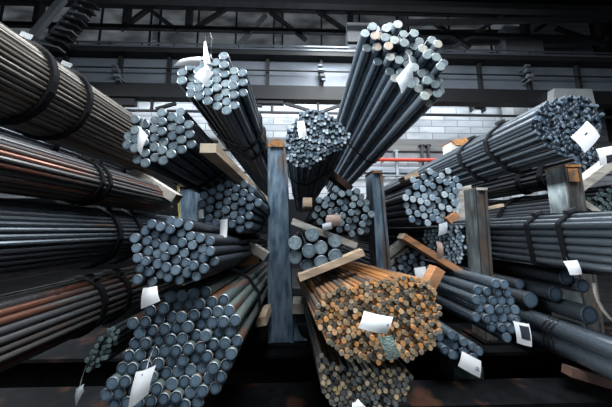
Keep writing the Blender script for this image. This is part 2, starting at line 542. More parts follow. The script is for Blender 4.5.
# roof trusses
TY = 7.9
t = thing('roof_truss', 'dark roof truss with crossing diagonals just above the crane girder', 'truss', (0, TY, hz(33, TY)))
for (py, th, mt) in ((31.5, 0.16, 'truss'), (10, 0.16, 'truss')):
    mb = MB(); mb.beam((-12.5, TY, hz(py, TY)), (12.5, TY, hz(py, TY)), 0.14, th); mb.build('chord', [mt], t)
for (x0, y0, x1, y1, mt) in ((66, 48, 92, 10, 'truss'), (150, 10, 178, 31, 'truss'), (231, 53, 266, 15, 'truss_grey'), (270, 12, 306, 40, 'truss'), (306, 4, 345, 30, 'truss'), (196, 28, 235, 3, 'truss'),
                             (440, 56, 515, 8, 'truss_grey'), (430, 20, 470, 48, 'truss'), (536, 30, 575, 6, 'truss'), (556, 28, 605, 46, 'truss'), (120, 30, 150, 8, 'truss')):
    mb = MB(); mb.beam(at(x0, y0, TY), at(x1, y1, TY), 0.12, 0.13); mb.build('diagonal', [mt], t)
for px in (40, 128, 190, 350, 522, 596):
    x = at(px, 20, TY).x
    mb = MB(); mb.beam((x, TY - 0.06, hz(31, TY)), (x, TY - 0.06, hz(0, TY)), 0.2, 0.2, up=(0, 1, 0)); mb.build('upright', ['truss'], t)
TY2 = 6.6
t = thing('roof_truss', 'dark horizontal roof chord across the very top of the hall', 'truss', (0, TY2, hz(3, TY2)))
mb = MB(); mb.beam((-12.5, TY2, hz(3, TY2)), (12.5, TY2, hz(3, TY2)), 0.2, 0.22); mb.build('chord', ['truss'], t)
mb = MB(); mb.beam((3.5, TY2, hz(20, TY2)), (12.5, TY2, hz(9, TY2)), 0.14, 0.12); mb.build('diagonal', ['truss'], t)
t = thing('roof_purlin', 'brown rusty purlin crossing behind the pale concrete column', 'purlin', at(470, 31, 8.4))
mb = MB(); mb.beam(at(415, 31.5, 8.4), at(508, 31.5, 8.4), 0.1, 0.1); mb.build('angle_iron', ['truss_rust'], t)
mb = MB(); mb.beam(at(420, 43, 8.5), at(612, 39, 8.5), 0.1, 0.3); mb.build('sheet', ['truss_grey'], t)

# steel stair at upper left
t = thing('steel_stair', 'steep steel stair with grey stringers rising to the crane walkway', 'stair', at(42, 52, 6.4))
for (o0, mt) in (((28, 42, 64, -2), 'truss_grey'), ((40, 52, 84, 0), 'girder_edge')):
    mb = MB(); mb.beam(at(o0[0], o0[1], 6.4), at(o0[2], o0[3], 6.4), 0.12, 0.2); mb.build('stringer', [mt], t)
for k in range(9):
    f = k / 9
    a, b = at(44 + 40 * f, 46 - 48 * f, 6.35), at(62 + 40 * f, 50 - 48 * f, 6.35)
    mb = MB(); mb.beam(a, b, 0.22, 0.05); mb.build('tread', ['truss_grey' if k % 3 == 0 else 'truss'], t)

# columns and wall fittings
for (x0, x1, y0, y1, Y, lab) in ((512, 541, 29, 97, 8.2, 'pale concrete column standing behind the middle of the right crane girder'),
                                 (560, 592, 89, 128, 6.64, 'pale concrete corbel against the girder behind the big tagged bundle')):
    a, b = at(x0, y1, Y), at(x1, y0, Y)
    mb = MB(); mb.box((a.x, Y, a.z), (b.x, Y + 0.5, b.z)); mb.box((a.x - 0.12, Y - 0.1, b.z - 0.25), (b.x + 0.12, Y + 0.55, b.z))
    if y1 == 128:
        mb = MB(); mb.hexa([(a.x - 0.25, Y, a.z), (b.x + 0.1, Y, a.z), (b.x, Y, b.z), (a.x, Y, b.z), (a.x - 0.25, Y + 0.2, a.z), (b.x + 0.1, Y + 0.2, a.z), (b.x, Y + 0.2, b.z), (a.x, Y + 0.2, b.z)])
    else:
        mb = MB(); mb.box((a.x, Y, 0), (b.x, Y + 0.5, b.z)); mb.box((a.x - 0.1, Y - 0.1, b.z - 0.25), (b.x + 0.1, Y + 0.55, b.z))
    tag(mb.build('concrete_corbel' if y1 == 128 else 'concrete_column', ['concrete']), lab, 'corbel' if y1 == 128 else 'column')
p = at(531, 100, 8.3)
mb = MB(); mb.tube([(p.x, 8.4, 0), (p.x, 8.4, 6.9)], 0.36, 24); mb.tube([(p.x, 8.4, 6.9), (p.x, 8.4, 7.1)], 0.42, 24)
tag(mb.build('round_column', ['grey_pipe'], smooth=True), 'round grey column under the girder left of the pale concrete one', 'column')
a, b = at(348, 58, 7.6), at(374, 23, 7.6)
t = thing('switch_cabinet', 'white wall cabinet high up behind the topmost bundle', 'cabinet', (a.x, 7.6, a.z))
mb = MB(); mb.box((a.x, 7.6, a.z), (b.x, 7.95, b.z)); mb.build('housing', ['white'], t)
mb = MB(); zc = hz(42, 7.6); mb.box((a.x, 7.585, zc - 0.06), (b.x, 7.6, zc + 0.06)); mb.build('door_gap', ['girder_dark'], t)
for (x0, y0, x1, y1, r, nm, lab, mt) in (
        (380, 160, 448, 160, 0.075, 'wall_pipe', 'red pipe running along the back wall behind the small pale bar ends', 'red_pipe'),
        (380, 176, 448, 176, 0.035, 'wall_pipe', 'thin grey pipe running below the red pipe', 'grey_pipe')):
    a, b = at(x0, y0, 8.7), at(x1, y1, 8.7)
    a.x, b.x = -0.5, 9
    mb = MB(); mb.tube([a, b], r, 12)
    for q in range(6):
        x = a.x + (b.x - a.x) * (q + 0.5) / 6
        mb.box((x - 0.04, 8.7, a.z - 0.04), (x + 0.04, 8.9, a.z + 0.04))
    tag(mb.build(nm, [mt], smooth=True), lab, 'pipe')
for (px, lab) in ((421.5, 'left one of two upright dark pipes on the back wall'), (428, 'right one of two upright dark pipes on the back wall')):
    p = at(px, 143, 8.75)
    mb = MB(); mb.tube([(p.x, 8.75, hz(144, 8.75)), (p.x, 8.75, 0)], 0.05, 10)
    mb.box((p.x - 0.1, 8.72, hz(145, 8.75)), (p.x + 0.1, 8.86, hz(143, 8.75)))
    tag(mb.build('downpipe', ['truss'], smooth=True), lab, 'pipe')
for (px, lab) in ((397, 'pale upright pipe on the back wall beside the leaning bundle'), ):
    p = at(px, 150, 8.7)
    mb = MB(); mb.tube([(p.x, 8.75, hz(150, 8.7)), (p.x, 8.75, 0)], 0.06, 10)
    mb.box((p.x - 0.1, 8.72, hz(151, 8.75)), (p.x + 0.1, 8.86, hz(149, 8.75)))
    tag(mb.build('downpipe', ['grey_pipe'], smooth=True), lab, 'pipe')
for k, (x0, y0, x1, y1) in enumerate(((470, 97, 481, 100), (500, 97, 511, 100), (473, 104, 486, 110))):
    a, b = at(x0, y1, 8.8), at(x1, y0, 8.8)
    mb = MB()
    mb.box((a.x, 8.8, b.z - 0.08), (b.x, 9.0, b.z))
    mb.box((a.x, 8.8, a.z), (a.x + 0.06, 9.0, b.z)); mb.box((b.x - 0.06, 8.8, a.z), (b.x, 9.0, b.z))
    tag(mb.build('wall_bracket', ['truss']), ('dark bracket on the pale wall just under the girder, nearer the topmost bundle', 'dark bracket on the pale wall just under the girder, nearer the concrete column', 'lowest dark bracket on the pale wall')[k], 'bracket')

# ------------------------------------------------------------------ racks: posts on a base
ZB = at(279, 345, 1.78).z
PY = 1.78


def post(px0t, px1t, pyt, px0b, px1b, pyb, Y, dep, mats, label, peak=None, gus=False, top='rusty', toph=0.04, edge=None):
    a, b = at(px0t, pyt, Y), at(px1t, pyt, Y)
    c, d = at(px0b, pyb, Y), at(px1b, pyb, Y)
    zt, zb = a.z, c.z
    k = (ZB - zt) / (zb - zt)            # continue the edges down to the base
    c = Vector((a.x + (c.x - a.x) * k, Y, ZB)); d = Vector((b.x + (d.x - b.x) * k, Y, ZB))
    D = Vector((0, dep, 0))
    root = thing('rack_post', label, 'rack post', ((c.x + d.x) / 2, Y + dep / 2, ZB))
    mb = MB()
    fl = 0.022
    ctop, dtop = Vector((a.x, Y, zt)), Vector((b.x, Y, zt))
    xs = Vector((fl, 0, 0))

    def slab(p0, p1, q0, q1, y0, y1, mi):
        mb.hexa([Vector((q0.x, y0, q0.z)), Vector((q1.x, y0, q1.z)), Vector((p1.x, y0, p1.z)), Vector((p0.x, y0, p0.z)),
                 Vector((q0.x, y1, q0.z)), Vector((q1.x, y1, q1.z)), Vector((p1.x, y1, p1.z)), Vector((p0.x, y1, p0.z))], mi)
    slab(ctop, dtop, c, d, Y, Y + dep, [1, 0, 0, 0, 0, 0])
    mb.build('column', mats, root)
    mb = MB()                              # welded ribs along the front edges
    for e0, e1, s in ((ctop, c, 1), (dtop, d, -1)):
        slab(e0, e0 + xs * s, e1, e1 + xs * s, Y - 0.012, Y, 0)
    mb.build('flange_rib', [mats[1]], root)
    pk = peak if peak is not None else 0.0
    mb = MB()
    mid = (ctop + dtop) / 2 + Vector((0, 0, pk))
    for (p0, p1, q0, q1) in ((ctop + Vector((0, 0, 0.01)), mid + Vector((0, 0, 0.01)), ctop - Vector((0, 0, 0.012)), (ctop + dtop) / 2 - Vector((0, 0, 0.012))),
                             (mid + Vector((0, 0, 0.01)), dtop + Vector((0, 0, 0.01)), (ctop + dtop) / 2 - Vector((0, 0, 0.012)), dtop - Vector((0, 0, 0.012)))):
        slab(p0, p1, q0, q1, Y - 0.016, Y + dep + 0.004, 0)
    mb.build('cut_top', [top], root)
    if edge:
        mb = MB(); slab(ctop, ctop + xs * 0.8, c, c + xs * 0.8, Y - 0.02, Y - 0.0125, 0); mb.build('painted_edge', [edge], root)
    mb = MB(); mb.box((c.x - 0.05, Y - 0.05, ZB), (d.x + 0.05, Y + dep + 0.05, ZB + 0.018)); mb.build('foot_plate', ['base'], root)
    if gus:
        for s, e in ((1, d),):
            mb = MB()
            pts = []
            for q in range(9):
                t_ = q / 8 * PI / 2
                pts.append((e.x + s * 0.10 * (1 - math.sin(t_)), ZB + 0.018 + 0.26 * (1 - math.cos(t_))))
            vs = [(x, Y + 0.02, z) for x, z in pts] + [(e.x, Y + 0.02, ZB + 0.018)]
            vs += [(x, Y + 0.05, z) for x, z in pts] + [(e.x, Y + 0.05, ZB + 0.018)]
            n = 10
            mb.add(vs, [tuple(range(n)), tuple(range(2 * n - 1, n - 1, -1))] + [(i, i + n, (i + 1) % n + n, (i + 1) % n) for i in range(n)])
            mb.build('gusset', [mats[1]], root)
    return root


post(178, 197, 186, 180, 199, 222, 2.05, 0.16, ['post', 'post'], 'blue grey rack post with a yellow edge behind the far left bundles', edge='yellow')
P279 = post(268, 286, 146, 268, 292, 300, PY, 0.16, ['post', 'post'], 'blue painted rack post with a pointed rusty top standing in the middle', peak=0.055, gus=True)
post(371, 382, 172, 376, 390, 262, PY, 0.16, ['post', 'post'], 'worn blue rack post behind the right side of the orange rusty bundle')
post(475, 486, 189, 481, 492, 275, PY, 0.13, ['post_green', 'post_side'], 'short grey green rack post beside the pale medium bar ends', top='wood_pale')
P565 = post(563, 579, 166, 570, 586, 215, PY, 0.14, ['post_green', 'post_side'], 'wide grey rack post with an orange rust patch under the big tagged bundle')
a = at(565, 169, PY); b = at(577, 182, PY)
mb = MB(); mb.box((a.x, PY - 0.018, b.z), (b.x, PY - 0.0125, a.z)); mb.build('rust_patch', ['rusty'], P565)
# a post of the next row, only its head shows
a = at(452, 152, 3.05); b = at(467, 139, 3.05)
t = thing('rack_post', 'pale rack post of the row behind with an orange rusty head', 'rack post', ((a.x + b.x) / 2, 3.05, ZB))
mb = MB(); mb.hexa([(a.x, 3.05, ZB), (b.x, 3.05, ZB), (b.x, 3.05, b.z), (a.x, 3.05, b.z - 0.05), (a.x, 3.25, ZB), (b.x, 3.25, ZB), (b.x, 3.25, b.z), (a.x, 3.25, b.z - 0.05)]); mb.build('column', ['wood_pale'], t)
mb = MB(); mb.hexa([(a.x + 0.07, 3.035, b.z - 0.1), (b.x + 0.01, 3.035, b.z - 0.1), (b.x + 0.01, 3.035, b.z + 0.02), (a.x - 0.01, 3.035, b.z - 0.03), (a.x + 0.07, 3.27, b.z - 0.1), (b.x + 0.01, 3.27, b.z - 0.1), (b.x + 0.01, 3.27, b.z + 0.02), (a.x - 0.01, 3.27, b.z - 0.03)]); mb.build('cut_top', ['rusty'], t)

# the base: long I-beams on edge, ends and cross pieces
rb = thing('storage_rack', 'grimy black base of long steel beams under all the bundles', 'rack base', (0, 1.8, 0))


def ibeam(x0, x1, y0, y1, z0, z1, nm='beam', mt='base'):
    mb = MB()
    t_ = 0.022
    ym = (y0 + y1) / 2
    mb.box((x0, y0, z1 - t_), (x1, y1, z1)); mb.box((x0, y0, z0), (x1, y1, z0 + t_)); mb.box((x0, ym - 0.012, z0 + t_), (x1, ym + 0.012, z1 - t_))
    return mb.build(nm, [mt], rb)


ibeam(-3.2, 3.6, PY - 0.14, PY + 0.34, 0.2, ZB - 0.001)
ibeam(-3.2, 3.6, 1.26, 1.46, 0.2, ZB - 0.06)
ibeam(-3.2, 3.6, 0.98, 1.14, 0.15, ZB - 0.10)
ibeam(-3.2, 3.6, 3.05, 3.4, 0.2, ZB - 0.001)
for x in (-2.6, -1.3, -0.1, 1.1, 2.5):
    mb = MB(); mb.box((x - 0.09, 0.9, 0.0), (x + 0.09, 3.5, 0.2)); mb.build('sleeper', ['base'], rb)


# ------------------------------------------------------------------ bundles
def inside(p, poly):
    x, y = p
    c = False
    for i in range(len(poly)):
        (x0, y0), (x1, y1) = poly[i - 1], poly[i]
        if (y0 > y) != (y1 > y) and x < (x1 - x0) * (y - y0) / (y1 - y0) + x0:
            c = not c
    return c


def edge_dist(p, poly):
    best = 9
    for i in range(len(poly)):
        a, b = Vector(poly[i - 1]), Vector(poly[i])
        q = Vector(p); ab = b - a
        t_ = max(0, min(1, (q - a).dot(ab) / ab.dot(ab)))
        best = min(best, (q - a - ab * t_).length)
    return best


def pack(poly, r, gap, jit, thr=0.68):
    """Centres of bars of radius r filling a polygon in the XZ plane, hexagonal, shaken."""
    xs = [p[0] for p in poly]; zs = [p[1] for p in poly]
    cx, cz = sum(xs) / len(xs), sum(zs) / len(zs)
    sp = 2 * r * gap
    R = max(max(xs) - min(xs), max(zs) - min(zs))
    n = int(R / sp) + 2
    best = []
    for tr in range(30):
        th = rng.uniform(0, PI / 3); ox, oz = rng.uniform(0, sp), rng.uniform(0, sp)
        out = []
        for i in range(-n * 2, n * 2):
            for j in range(-n * 2, n * 2):
                u, v = (i + 0.5 * (j % 2)) * sp + ox, j * sp * 0.866 + oz
                x, z = cx + u * math.cos(th) - v * math.sin(th), cz + u * math.sin(th) + v * math.cos(th)
                if inside((x, z), poly) and edge_dist((x, z), poly) > r * thr:
                    out.append((x, z))
        if len(out) > len(best):
            best = out
    best = [(x + rng.uniform(-jit, jit) * r, z + rng.uniform(-jit, jit) * r) for x, z in best]
    for tr in range(2500):                     # slip more bars into the gaps left at the rim
        x, z = rng.uniform(min(xs), max(xs)), rng.uniform(min(zs), max(zs))
        if all((x - a) ** 2 + (z - b) ** 2 > (1.93 * r) ** 2 for a, b in best) and inside((x, z), poly) and edge_dist((x, z), poly) > 0.5 * r:
            best.append((x, z))
    return best


def ring_pack(e, r, gap, jit):
    """Bars in closed rings inside an ellipse (cx, cz, rx, rz): a bundle drawn tight by its straps."""
    cx, cz, rx, rz = e
    out = []
    while min(rx, rz) > r * 1.2 and len(out) < 300:
        a, b = rx - r, rz - r
        ln = PI * (3 * (a + b) - math.sqrt((3 * a + b) * (a + 3 * b)))
        n = max(3, int(ln / (2 * r * gap)))
        ph = rng.uniform(0, 1)
        for k in range(n):
            t_ = 2 * PI * (k + ph) / n
            q = rng.uniform(-jit, jit) * r
            out.append((cx + math.cos(t_) * (a + q), cz + math.sin(t_) * (b + q)))
        rx -= 2 * r * gap; rz -= 2 * r * gap
    return out


def bundle(label, poly, y0, L, r, mats, Yref=None, gap=1.03, jit=0.05, ragged=0.015, vp=None, straps=(), seg=14, group=None, cap=100, look='face', strap_w=0.035, strap_t=0.012, name='bar_bundle',
           chf=0.12, rings=False):
    """poly: outline in pixels at plane Yref (or XZ metres when Yref is None), r in px likewise."""
    if Yref is not None:
        P3 = [at(x, y, Yref) for x, y in poly]
        poly = [(p.x, p.z) for p in P3]
        r = r * Yref / F
    cs = ring_pack(poly, r, gap, jit) if rings else pack(poly, r, gap, jit, 0.6 if seg >= 14 else 0.68)
    cx = sum(c[0] for c in cs) / len(cs)
    zb = min(c[1] for c in cs) - r
    root = thing(name, label, 'bar bundle', (cx, y0, zb), group)
    rx = rz = 0.0
    if vp:
        d = ray(*vp); rz = -math.atan2(d.x, d.y); rx = math.atan2(d.z, d.y)
        root.rotation_euler = (rx, 0, rz)
    if look == 'face':
        key = lambda c: (c[0]) ** 2 + (c[1] - H) ** 2
    else:
        cz = sum(c[1] for c in cs) / len(cs)
        m = math.hypot(cx, cz - H)
        key = lambda c: (cx - c[0]) * (-cx / m) + (cz - c[1]) * (-(cz - H) / m) - 0.6 * abs((c[0] - cx) * (cz - H) / m - (c[1] - cz) * cx / m)
    cs.sort(key=key)
    lone, rest = cs[:cap], cs[cap:]
    shared = []
    for q in range(3):
        mb = MB(); mb.bar(0, 0, 0, r * (1 - 0.015 * q), L * (1 - 0.01 * q), seg, r * chf)
        shared.append(mb.mesh('bar', mats, True))
    for i, (x, z) in enumerate(lone):
        o = bpy.data.objects.new('bar', shared[i % 3])
        C.objects.link(o)
        o.parent = root
        o.location = (x - cx, rng.uniform(-1, 1) * ragged, z - zb)
        o.rotation_euler = (rng.uniform(-1, 1) * 0.0015, rng.uniform(0, 6.28), rng.uniform(-1, 1) * 0.0015)
    if rest:
        mb = MB()
        for (x, z) in rest:
            mb.bar(x - cx, rng.uniform(-1, 1) * ragged, z - zb, r, L, seg, r * chf)
        o = bpy.data.objects.new('remaining_bars', mb.mesh('remaining_bars', mats, True))
        C.objects.link(o); o.parent = root; o['kind'] = 'stuff'
    N = 56
    for s in straps:
        dy, wd = (s, strap_w) if not isinstance(s, tuple) else s
        mb = MB()
        rings = []
        for (R, yy) in ((r + 0.002, -wd / 2), (r + 0.002 + strap_t, -wd / 2), (r + 0.002 + strap_t, wd / 2), (r + 0.002, wd / 2)):
            g_ = []
            for k in range(N):
                th = 2 * PI * k / N
                dx, dz = math.cos(th), math.sin(th)
                m = max(cs, key=lambda c: c[0] * dx + c[1] * dz)
                g_.append((m[0] + dx * R - cx, dy + yy, m[1] + dz * R - zb))
            rings.append(g_)
        fs = []
        for i in range(4):
            for k in range(N):
                a, b = i * N + k, i * N + (k + 1) % N
                c, d = ((i + 1) % 4) * N + (k + 1) % N, ((i + 1) % 4) * N + k
                fs.append((a, b, c, d))
        mb.add([v for g_ in rings for v in g_], fs)
        o = bpy.data.objects.new('strap', mb.mesh('strap', ['strap'], False))
        C.objects.link(o); o.parent = root
        # the crimped joint on top of the strap
        th = 1.2 if cx < 0 else 1.9
        dx, dz = math.cos(th), math.sin(th)
        m = max(cs, key=lambda c: c[0] * dx + c[1] * dz)
        q = MB(); p = Vector((m[0] + dx * (r + strap_t * 1.6) - cx, dy, m[1] + dz * (r + strap_t * 1.6) - zb))
        q.beam(p - Vector((-dz, 0, dx)) * 0.03, p + Vector((-dz, 0, dx)) * 0.03, wd * 1.25, strap_t * 1.6, up=(dx, 0, dz))
        k_ = bpy.data.objects.new('strap_seal', q.mesh('strap_seal', ['wire'], False)); C.objects.link(k_); k_.parent = o
    root['_cs'] = None
    del root['_cs']
    return root, cs, r


def ellipse(cx, cz, rx, rz, n=22, tilt=0.0):
    out = []
    for k in range(n):
        t_ = 2 * PI * k / n
        x, z = math.cos(t_) * rx, math.sin(t_) * rz
        out.append((cx + x * math.cos(tilt) - z * math.sin(tilt), cz + x * math.sin(tilt) + z * math.cos(tilt)))
    return out


# --- bay left of the middle post
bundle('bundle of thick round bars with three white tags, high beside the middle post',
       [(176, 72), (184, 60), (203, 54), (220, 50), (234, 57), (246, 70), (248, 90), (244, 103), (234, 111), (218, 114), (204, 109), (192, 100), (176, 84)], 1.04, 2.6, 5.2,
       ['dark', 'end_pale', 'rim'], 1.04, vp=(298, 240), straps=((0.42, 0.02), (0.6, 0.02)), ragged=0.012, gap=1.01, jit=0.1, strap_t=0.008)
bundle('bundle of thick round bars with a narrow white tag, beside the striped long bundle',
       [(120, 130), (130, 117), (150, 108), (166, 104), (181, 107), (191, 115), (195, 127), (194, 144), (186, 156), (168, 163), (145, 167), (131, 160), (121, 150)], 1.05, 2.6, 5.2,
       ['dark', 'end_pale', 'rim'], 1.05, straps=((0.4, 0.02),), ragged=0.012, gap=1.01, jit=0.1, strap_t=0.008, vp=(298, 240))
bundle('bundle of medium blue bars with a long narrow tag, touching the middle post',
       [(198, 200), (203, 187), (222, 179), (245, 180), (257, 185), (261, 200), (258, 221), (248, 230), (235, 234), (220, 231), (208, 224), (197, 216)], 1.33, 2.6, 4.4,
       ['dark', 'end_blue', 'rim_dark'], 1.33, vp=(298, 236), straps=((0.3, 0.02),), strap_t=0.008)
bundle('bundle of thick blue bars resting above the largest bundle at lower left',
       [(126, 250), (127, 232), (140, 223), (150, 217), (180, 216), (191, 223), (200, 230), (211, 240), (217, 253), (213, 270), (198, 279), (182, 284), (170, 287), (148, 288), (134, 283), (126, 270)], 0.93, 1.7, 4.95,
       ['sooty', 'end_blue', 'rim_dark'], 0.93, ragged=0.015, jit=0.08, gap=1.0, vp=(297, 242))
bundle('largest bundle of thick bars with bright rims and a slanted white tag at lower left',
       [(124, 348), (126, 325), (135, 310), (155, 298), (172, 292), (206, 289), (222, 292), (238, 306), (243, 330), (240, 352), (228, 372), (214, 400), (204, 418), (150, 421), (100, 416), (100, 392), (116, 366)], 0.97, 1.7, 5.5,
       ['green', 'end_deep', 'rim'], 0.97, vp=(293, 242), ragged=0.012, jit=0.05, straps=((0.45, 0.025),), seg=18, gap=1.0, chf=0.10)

# --- middle bay
bundle('bundle of many thin bars with a small white tag, between the two tall leaning bundles',
       [(285, 152), (285, 138), (289, 124), (300, 113), (315, 107), (331, 114), (345, 126), (352, 135), (347, 146), (331, 155), (320, 163), (310, 169), (297, 167), (286, 161)], 1.02, 2.8, 1.85,
       ['dark', 'end_small', 'rim_dark'], 1.02, seg=9, gap=1.04, jit=0.18, ragged=0.012, straps=((0.35, 0.015), (1.1, 0.02)), strap_t=0.006)
bundle('tall leaning bundle of thick bars with ragged pale ends and a pointed tag',
       [(359, 40), (369, 20), (396, 16), (408, 27), (427, 29), (440, 38), (446, 56), (447, 80), (449, 92), (441, 106), (430, 109), (414, 98), (402, 88), (384, 68)], 0.83, 2.6, 5.25,
       ['blue', 'end_mixed', 'rim'], 0.83, ragged=0.028, gap=1.03, jit=0.12, straps=((0.75, 0.012),), strap_t=0.006, seg=18, chf=0.08, vp=(304, 232))
bundle('loose bundle of small round bars above the thick bar pile in the middle',
       [(312, 212), (315, 198), (326, 193), (337, 186), (350, 188), (363, 191), (372, 201), (375, 221), (370, 233), (355, 239), (342, 234), (316, 226)], 1.05, 2.6, 3.6,
       ['sooty', 'end_pale', 'rim_dark'], 1.05, ragged=0.02, gap=1.08, jit=0.16)
bundle('orange rusty bundle of many thin bars with a wide white tag',
       [(312, 306), (321, 294), (340, 287), (365, 281), (390, 277), (420, 277), (438, 284), (447, 300), (447, 326), (442, 347), (428, 359), (405, 364), (375, 364), (350, 361), (333, 349), (317, 328)], 0.85, 0.92, 2.45,
       ['orange', 'end_rust', 'rim_rust'], 0.85, seg=12, chf=0.07, gap=1.07, jit=0.14, ragged=0.012, vp=(281, 243))
bundle('greyer rusty bundle of thin bars lying beneath the orange one',
       [(317, 349), (334, 362), (352, 367), (375, 369.5), (406, 369), (414, 374), (415, 389), (408, 404), (386, 415), (350, 415), (326, 404), (319, 384)], 0.88, 0.89, 2.35,
       ['brown', 'end_soot', 'rim_soot'], 0.88, seg=12, chf=0.07, gap=1.07, jit=0.12, ragged=0.012, vp=(288, 238))

# --- right bay
bundle('bundle of pale medium bar ends just right of the red wall pipe',
       [(403, 192), (409, 180), (418, 173), (432, 167), (448, 168), (458, 175), (464, 190), (463, 206), (458, 217), (446, 225), (425, 227), (410, 222), (402, 206)], 1.62, 2.6, 3.7,
       ['sooty', 'end_bright', 'rim_dark'], 1.62, ragged=0.02, jit=0.1)
bundle('bundle of fine bars with a cloudy plastic sleeve, below the pale medium bar ends',
       [(421, 236), (425, 229), (446, 228), (460, 224), (466, 235), (466, 257), (459, 265), (440, 263), (427, 252)], 1.75, 2.4, 1.9,
       ['sooty', 'end_bright', 'rim_dark'], 1.75, seg=9, jit=0.12)
bundle('small bundle of bars with a white tag below the crossed timbers',
       [(390, 273), (397, 260), (408, 252), (419, 251), (427, 259), (430, 270), (425, 279), (412, 283), (393, 281)], 1.8, 2.2, 2.8,
       ['sooty', 'end_bright', 'rim_dark'], 1.8, gap=1.08, jit=0.2, ragged=0.03)
bundle('bundle of dark blue bars with a printed tag, pointing out beside the thick loose bars',
       [(471, 302), (476, 286), (497, 279), (512, 284), (519, 299), (524, 313), (516, 327), (513, 339), (500, 342), (486, 332), (473, 320)], 1.36, 2.0, 4.7,
       ['blue', 'end_deep', 'rim_dark'], 1.36, ragged=0.02, jit=0.1, gap=1.0)
bundle('lowest small bundle of dark bars with a tilted white tag',
       [(438, 336), (449, 329), (470, 338), (487, 348), (487, 361), (471, 366), (449, 361), (439, 350)], 1.34, 2.0, 4.3,
       ['blue', 'end_deep', 'rim_dark'], 1.34, ragged=0.03, jit=0.1)

# --- far right bay
bundle('big bundle of thin dark bars with a square white tag, above the rust patched post',
       [(529, 121), (538, 105), (555, 98), (575, 95), (592, 101), (603, 114), (603, 131), (593, 144), (584, 154), (572, 158), (554, 151), (543, 143), (532, 132)], 1.45, 4.2, 2.05,
       ['dark', 'end_dark', 'rim_dark'], 1.45, seg=9, jit=0.16, straps=(0.37, 0.7), strap_t=0.014, strap_w=0.034, ragged=0.014)
bundle('dark strapped bundle with a small printed tag, passing behind the rust patched post',
       [(572, 158), (577, 147), (590, 144), (603, 150), (604, 165), (596, 180), (582, 186), (573, 176)], 1.95, 4.0, 2.3,
       ['sooty', 'end_dark', 'rim_dark'], 1.95, seg=9, jit=0.12, straps=(0.28, 0.52), strap_t=0.014, strap_w=0.05)
bundle('dark bundle with pale rough ends at the right edge, under a pale timber',
       [(582, 214), (583, 202), (592, 195), (604, 188), (622, 181), (634, 190), (630, 212), (600, 222)], 1.85, 4.0, 2.6,
       ['sooty', 'end_green', 'rim_dark'], 1.85, seg=9, jit=0.12, straps=(0.8,), strap_t=0.014, strap_w=0.05)
bundle('long blue grey bundle with two black straps at the right edge',
       [(1.58, H + 0.07), (1.66, H + 0.095), (1.95, H + 0.095), (2.03, H + 0.02), (2.03, H - 0.17), (1.95, H - 0.245), (1.66, H - 0.245), (1.58, H - 0.2)], 0.3, 3.2, 0.022,
       ['dark', 'end_blue', 'rim_dark'], None, seg=14, straps=((1.0, 0.024), (1.19, 0.024)), look='side', strap_t=0.012, gap=1.03)

# --- far left bay: long bundles that run past the viewer
bundle('big brownish long bundle with two black straps at upper left',
       (-1.32, H + 0.67, 0.20, 0.195), 0.45, 3.4, 0.0112, ['brown', 'end_blue', 'rim_dark'], None, seg=9, straps=((0.50, 0.026), (0.67, 0.02)), look='side', strap_t=0.016, jit=0.3, rings=True)
bundle('thin dark bundle squeezed between the brownish and the reddish long bundles',
       (-1.78, H + 0.585, 0.16, 0.14), 0.6, 3.2, 0.0125, ['dark', 'end_blue', 'rim_dark'], None, seg=9, straps=(0.85, 1.42), look='side', rings=True, jit=0.3)
bundle('reddish brown long bundle with a double black strap at the left',
       (-1.2, H + 0.26, 0.14, 0.112), 0.4, 1.5, 0.0118, ['red', 'end_blue', 'rim_dark'], None, seg=10, straps=((0.78, 0.016), (0.83, 0.016)), look='side', rings=True, jit=0.3)
bundle('wide dark long bundle with two straps below the reddish one',
       (-1.27, H - 0.04, 0.175, 0.172), 0.4, 2.6, 0.0125, ['dark', 'end_blue', 'rim_dark'], None, seg=10, straps=((0.98, 0.03), (1.16, 0.03)), look='side', rings=True, jit=0.3)
bundle('red and grey long bundle with two straps lowest at the left edge',
       (-1.25, H - 0.425, 0.155, 0.152), 0.4, 2.4, 0.0165, ['red', 'end_blue', 'rim_dark'], None, seg=12, straps=((0.92, 0.03), (1.1, 0.03)), look='side', rings=True, jit=0.3)
bundle('small greenish bundle deep in the shade beside the largest bundle',
       [(84, 368), (86, 356), (98, 336), (112, 326), (121, 328), (121, 337), (110, 356), (94, 372)], 1.05, 0.9, 2.3,
       ['sooty', 'end_green', 'rim_dark'], 1.05, seg=9, jit=0.15)


# ------------------------------------------------------------------ single thick bars
def single(label, x, y0, z, r, L, mats, group):
    mb = MB(); mb.bar(0, 0, 0, r, L, 24, r * 0.07)
    o = mb.build('thick_bar', mats, smooth=True)
    o.location = (x, y0, z)
    o.rotation_euler = (0, rng.uniform(0, 6), 0)
    return tag(o, label, 'steel bar', group)


for (px, py, lab) in ((295, 243, 'thick sawn bar touching the middle post, upper one of two'),
                      (295, 257.6, 'thick sawn bar touching the middle post, lower one of two'),
                      (312.2, 234.6, 'thick sawn bar highest in the pile, under the sloping pale batten'),
                      (335.2, 241, 'thick sawn bar farthest from the middle post, upper one'),
                      (334.8, 255.8, 'thick sawn bar farthest from the middle post, lying on the lower batten'),
                      (320.8, 247.6, 'thick sawn bar in the very centre of the pile, turned into shade'),
                      (308.8, 250.8, 'thick sawn bar between the centre of the pile and the post side bars'),
                      (321.2, 262.2, 'thick sawn bar at the bottom of the pile, halfway along the lower batten'),
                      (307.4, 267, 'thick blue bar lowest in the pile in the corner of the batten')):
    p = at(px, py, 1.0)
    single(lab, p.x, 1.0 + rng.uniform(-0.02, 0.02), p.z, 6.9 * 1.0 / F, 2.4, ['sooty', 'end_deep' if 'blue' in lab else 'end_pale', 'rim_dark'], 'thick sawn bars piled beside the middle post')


def onx(px, py, X):
    d = ray(px, py)
    return Vector((0, 0, H)) + d * (X / d.x)


